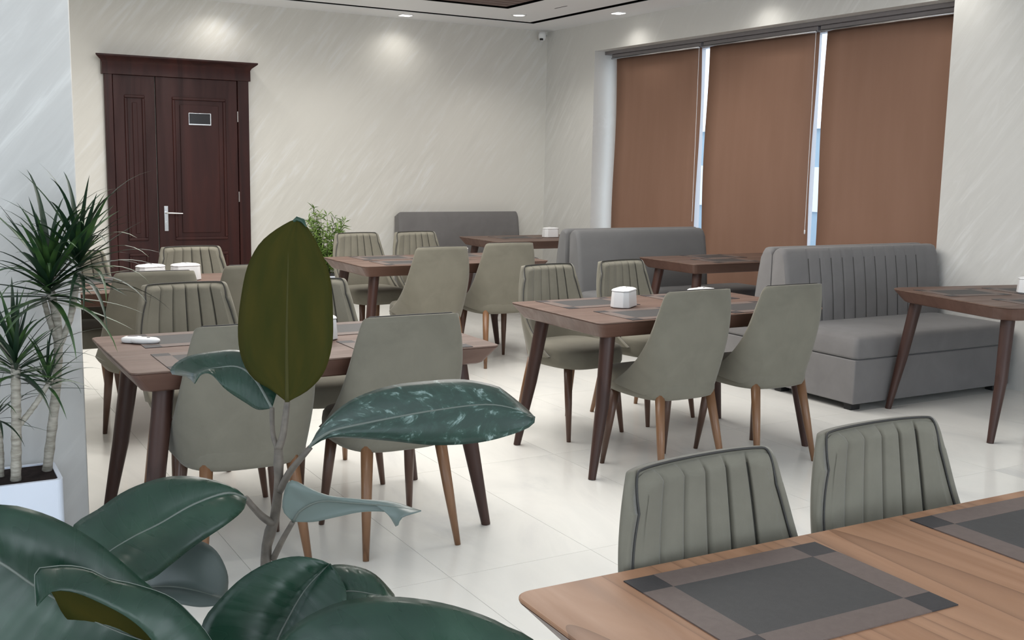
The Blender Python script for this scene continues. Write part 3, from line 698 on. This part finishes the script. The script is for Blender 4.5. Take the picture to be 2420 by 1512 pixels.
dracaena('low dracaena shoot on a thin trunk at the left edge', (.27, 4.03, .335),
         [(A((.262, 3.99, .57)), 24, .55, 0)], [([(.27, 4.03, .335), (.272, 4.01, .44), (.262, 3.99, .58)], .009)])

# ------------------------------------------------------------------ rubber plant in the foreground
ORG = Vector((.372, 1.215, 0))
rp = thing('rubber_plant', 'large rubber plant in the left foreground with one upright leaf', 'plant', ORG)
def P3(l, d0, d1):
    n = len(l)-1; out = []
    for i, p in enumerate(l):
        d = p[2] if len(p) > 2 else d0+(d1-d0)*i/max(1, n)
        out.append(at(p[0], p[1], d))
    return out
def leaf(midrib, ea, eb, dm, da, db, top='leaf', under=False, bow=.010, ribm='rib', n=30, flip=None, ribr=.0016):
    m_ = clerp(P3(midrib, *dm), n); a = clerp(P3(ea, *da), n); b = clerp(P3(eb, *db), n); rows = []; K = 6
    for i in range(n):
        row = []
        nrm = (a[i]-m_[i]).cross(m_[min(i+1, n-1)]-m_[max(i-1, 0)])
        if nrm.length > 1e-9: nrm.normalize()
        nr2 = -(b[i]-m_[i]).cross(m_[min(i+1, n-1)]-m_[max(i-1, 0)])
        if nr2.length > 1e-9: nr2.normalize()
        tp = math.sin(PI*i/(n-1))
        for k in range(K, 0, -1):
            u = k/K; row.append(m_[i].lerp(a[i], u)+nrm*bow*tp*math.sin(PI*u)*sgn_(nrm))
        row.append(m_[i])
        for k in range(1, K+1):
            u = k/K; row.append(m_[i].lerp(b[i], u)+nr2*bow*tp*math.sin(PI*u)*sgn_(nr2))
        rows.append(row)
    c = len(rows[0]); verts = [tuple(p-ORG) for r in rows for p in r]
    faces = [(i*c+j, i*c+j+1, (i+1)*c+j+1, (i+1)*c+j) for i in range(n-1) for j in range(c-1)]
    me = bpy.data.meshes.new('leaf'); me.from_pydata(verts, [], faces)
    uvl = me.uv_layers.new(name='UVMap')
    for p in me.polygons:
        for li in p.loop_indices:
            vi = me.loops[li].vertex_index; i, j = divmod(vi, c); u = abs(j-K)/K; uvl.data[li].uv = (u if j > K else -u, i/(n-1)+u*.10)
    # orient: top side towards the viewer unless the underside is what shows
    tot = Vector((0, 0, 0)); cen = Vector((0, 0, 0))
    for p in me.polygons: tot += p.normal*p.area; cen += p.center
    cen = cen/len(me.polygons)+ORG
    facing = tot.dot(Vector((0, 0, H))-cen) > 0
    want = (not under) if flip is None else (facing != flip)
    if facing != want: me.flip_normals()
    me.polygons.foreach_set('use_smooth', [True]*len(me.polygons))
    me.materials.append(M[top]); me.materials.append(M['leaf_under'])
    o = bpy.data.objects.new('leaf', me); COL.objects.link(o); o.parent = rp
    s = o.modifiers.new('thickness', 'SOLIDIFY'); s.thickness = .0011; s.offset = -1; s.material_offset = 1; s.material_offset_rim = 0
    MB().tube(m_, [ribr*(1-.75*i/(n-1)) for i in range(n)], 8, org_()).build('midrib', M[ribm], o, smooth=True, org=ORG)
    return o
def org_(): return 0
def sgn_(v):   # bulge lifts the blade towards the light
    return 1 if v.z > 0 else -1
# 1 upright leaf, underside towards the viewer
leaf([(679, 950), (678, 798), (681, 632), (684, 566), (703, 517)], [(679, 950), (640, 920), (598, 893), (571, 845), (563, 781), (570, 705), (585, 632), (612, 579), (648, 546), (690, 521), (703, 517)],
     [(679, 950), (731, 920), (767, 877), (785, 814), (787, 748), (782, 665), (766, 612), (741, 559), (721, 530), (703, 517)], (1.285, 1.31), (1.285, 1.31), (1.285, 1.31), under=True, bow=.004, ribm='rib_olive', ribr=.0030)
# curled tip
MB().tube([at(693, 524, 1.308), at(703, 517, 1.31), at(716, 522, 1.305), at(724, 536, 1.30)], [.002, .0035, .003, .0006], 8).build('leaf_tip', M['leaf'], rp, smooth=True, org=ORG)
# 2 drooping leaf to the left
leaf([(643, 965), (604, 898), (566, 868), (520, 868), (470, 880), (459, 906)], [(643, 965), (660, 900), (640, 850), (565, 827), (499, 831), (443, 842), (408, 864), (405, 884), (440, 890), (459, 906)],
     [(643, 965), (610, 968), (582, 953), (532, 919), (500, 884), (475, 884), (459, 906)], (1.30, 1.36), (1.30, 1.45), (1.30, 1.33), top='leaf', bow=.004, ribr=.0018)
# 3 big leaf to the right, highlights painted into its colour
leaf([(729, 1061), (742, 1044), (785, 1018), (858, 1001), (944, 984), (1030, 969), (1137, 956), (1202, 962), (1263, 984)],
     [(729, 1061), (750, 1018), (789, 975), (841, 939), (922, 911), (1008, 900), (1094, 896), (1172, 911), (1202, 930), (1245, 965), (1263, 984)],
     [(729, 1061), (772, 1036), (836, 1035), (922, 1042), (1030, 1052), (1137, 1045), (1223, 1022), (1258, 1003), (1263, 984)], (1.27, 1.22), (1.27, 1.25), (1.27, 1.20), top='leaf_glint', bow=.007, ribr=.002)
# 4 narrow twisted grey leaf
leaf([(692, 1233), (712, 1205), (760, 1184), (830, 1188), (910, 1195), (995, 1206)], [(692, 1233), (668, 1205), (672, 1160), (688, 1134), (729, 1151), (772, 1169), (836, 1181), (922, 1184), (995, 1206)],
     [(692, 1233), (742, 1233), (793, 1222), (858, 1209), (922, 1212), (936, 1246), (950, 1222), (995, 1206)], (1.27, 1.22), (1.27, 1.24), (1.27, 1.20), top='leaf_pale', bow=.004)
# 11 dark rounded leaf behind the folded one
leaf([(345, 1388), (403, 1386), (457, 1394), (534, 1416)], [(345, 1388), (340, 1330), (400, 1286), (465, 1276), (510, 1300), (537, 1351), (539, 1394), (534, 1416)],
     [(345, 1388), (371, 1402), (403, 1421), (467, 1434), (515, 1428), (534, 1416)], (1.22, 1.20), (1.24, 1.22), (1.20, 1.18), top='leaf_grey', bow=.005)
# 5 folded leaf on the left
leaf([(583, 1178), (537, 1165), (457, 1192), (376, 1238), (312, 1270), (250, 1310), (230, 1350)], [(583, 1178), (559, 1155), (494, 1131), (424, 1124), (365, 1133), (295, 1160), (231, 1203), (172, 1243), (180, 1300), (230, 1350)],
     [(583, 1178), (575, 1205), (537, 1238), (457, 1292), (403, 1335), (349, 1372), (280, 1370), (230, 1350)], (1.27, 1.12), (1.27, 1.16), (1.27, 1.08), bow=.007, ribr=.002)
# 6 big leaf at the left edge
leaf([(-230, 1240), (-120, 1275), (0, 1329), (97, 1394), (250, 1480), (420, 1540)], [(-230, 1240), (-120, 1190), (0, 1192), (54, 1198), (134, 1225), (215, 1270), (279, 1319), (333, 1367), (371, 1400), (410, 1470), (420, 1540)],
     [(-230, 1240), (-280, 1480), (-160, 1720), (60, 1820), (300, 1700), (420, 1540)], (.93, 1.00), (.95, 1.03), (.90, .97), bow=.008, ribr=.002)
# 9 dark leaf behind
leaf([(700, 1480), (800, 1400), (935, 1414)], [(700, 1480), (735, 1370), (779, 1336), (838, 1337), (886, 1356), (929, 1400), (935, 1414)], [(700, 1480), (780, 1500), (880, 1460), (935, 1414)], (1.14, 1.12), (1.17, 1.14), (1.12, 1.10), bow=.006)
# 8 leaf standing in the middle
leaf([(560, 1640), (640, 1540), (671, 1480), (720, 1395), (779, 1332)], [(560, 1640), (470, 1560), (478, 1474), (510, 1426), (569, 1367), (634, 1329), (698, 1314), (752, 1321), (779, 1332)],
     [(560, 1640), (700, 1620), (800, 1500), (819, 1415), (806, 1367), (779, 1332)], (1.08, 1.12), (1.08, 1.12), (1.05, 1.11), bow=.006, ribr=.0018)
# 10 big glossy leaf at the bottom
leaf([(600, 1660), (760, 1580), (950, 1545), (1150, 1560), (1340, 1620)], [(600, 1660), (620, 1560), (658, 1512), (698, 1474), (752, 1442), (817, 1418), (913, 1409), (994, 1415), (1074, 1431), (1155, 1458), (1209, 1485), (1262, 1512), (1340, 1620)],
     [(600, 1660), (760, 1740), (950, 1760), (1150, 1730), (1340, 1620)], (.97, .93), (.99, .96), (.94, .90), bow=.008, ribr=.002)
# 7 curled leaf: crest, near flap and far flap
leaf([(86, 1431), (83, 1352), (107, 1341), (161, 1336), (215, 1346), (258, 1367), (322, 1381), (403, 1410), (457, 1458), (500, 1512), (540, 1600)],
     [(86, 1431), (104, 1412), (129, 1395), (177, 1399), (231, 1421), (301, 1458), (355, 1507), (420, 1600), (540, 1600)],
     [(86, 1431), (84, 1390), (104, 1380), (126, 1405), (156, 1458), (220, 1512), (330, 1610), (540, 1600)], (.90, 1.0), (.88, .97), (.90, 1.03), bow=.004, ribr=.0006, under=True)
# stems
def stem(pts, rs, name='petiole', m_='stem'):
    p = clerp([at(*q) for q in pts], 16); k = len(rs)-1
    rr = [rs[min(k-1, int(i/15*k))]+(rs[min(k, int(i/15*k)+1)]-rs[min(k-1, int(i/15*k))])*((i/15*k)-min(k-1, int(i/15*k))) for i in range(16)]
    return MB().tube(p, rr, 12).build(name, M[m_], rp, smooth=True, org=ORG)
S0 = at(628, 1345, 1.30)
pp = clerp([Vector((ORG.x+.01, ORG.y+.01, .42)), Vector((ORG.x, ORG.y, .70)), S0, at(648, 1230, 1.30), at(658, 1150, 1.29), at(658, 1060, 1.285)], 40)
MB().tube(pp, [.0125-.0075*(i/39)+(.0012 if i in (27, 33, 38) else 0) for i in range(40)], 14).build('main_stem', M['stem'], rp, smooth=True, org=ORG)
stem([(658, 1062, 1.285), (668, 1030, 1.285), (674, 990, 1.285), (679, 945, 1.287)], [.0048, .0042, .0036])
stem([(656, 1062, 1.287), (646, 1030, 1.29), (643, 995, 1.30), (643, 962, 1.30)], [.0034, .003, .003])
stem([(660, 1160, 1.29), (685, 1115, 1.28), (712, 1082, 1.27), (734, 1056, 1.27)], [.005, .0042, .0034])
stem([(646, 1320, 1.298), (668, 1275, 1.28), (692, 1233, 1.27)], [.0042, .0036, .003])
stem([(646, 1238, 1.298), (622, 1222, 1.29), (600, 1200, 1.28), (580, 1176, 1.27)], [.0052, .0042, .0036])
stem([(632, 1440, 1.29), (600, 1500, 1.20), (570, 1600, 1.10)], [.005, .004, .003])
stem([(630, 1480, 1.29), (640, 1560, 1.10), (600, 1658, .98)], [.005, .004, .003])
stem([(630, 1500, 1.29), (590, 1580, 1.15), (540, 1600, 1.0)], [.005, .004, .003])
stem([(630, 1420, 1.29), (480, 1420, 1.26), (345, 1388, 1.22)], [.005, .004, .003])
stem([(630, 1520, 1.29), (300, 1600, 1.10), (-120, 1450, .95), (-230, 1240, .93)], [.005, .004, .003])
stem([(632, 1430, 1.29), (670, 1460, 1.2), (700, 1480, 1.14)], [.005, .004, .003])
MB().lathe([(.0001, 0), (.13, 0), (.15, .05), (.175, .42), (.185, .44), (.165, .44), (.16, .40), (.0001, .40)], 36).build('pot', M['pot'], rp, smooth=True, sharp=40)
MB().lathe([(.0001, .415), (.16, .41)], 24).build('soil', M['soil'], rp)
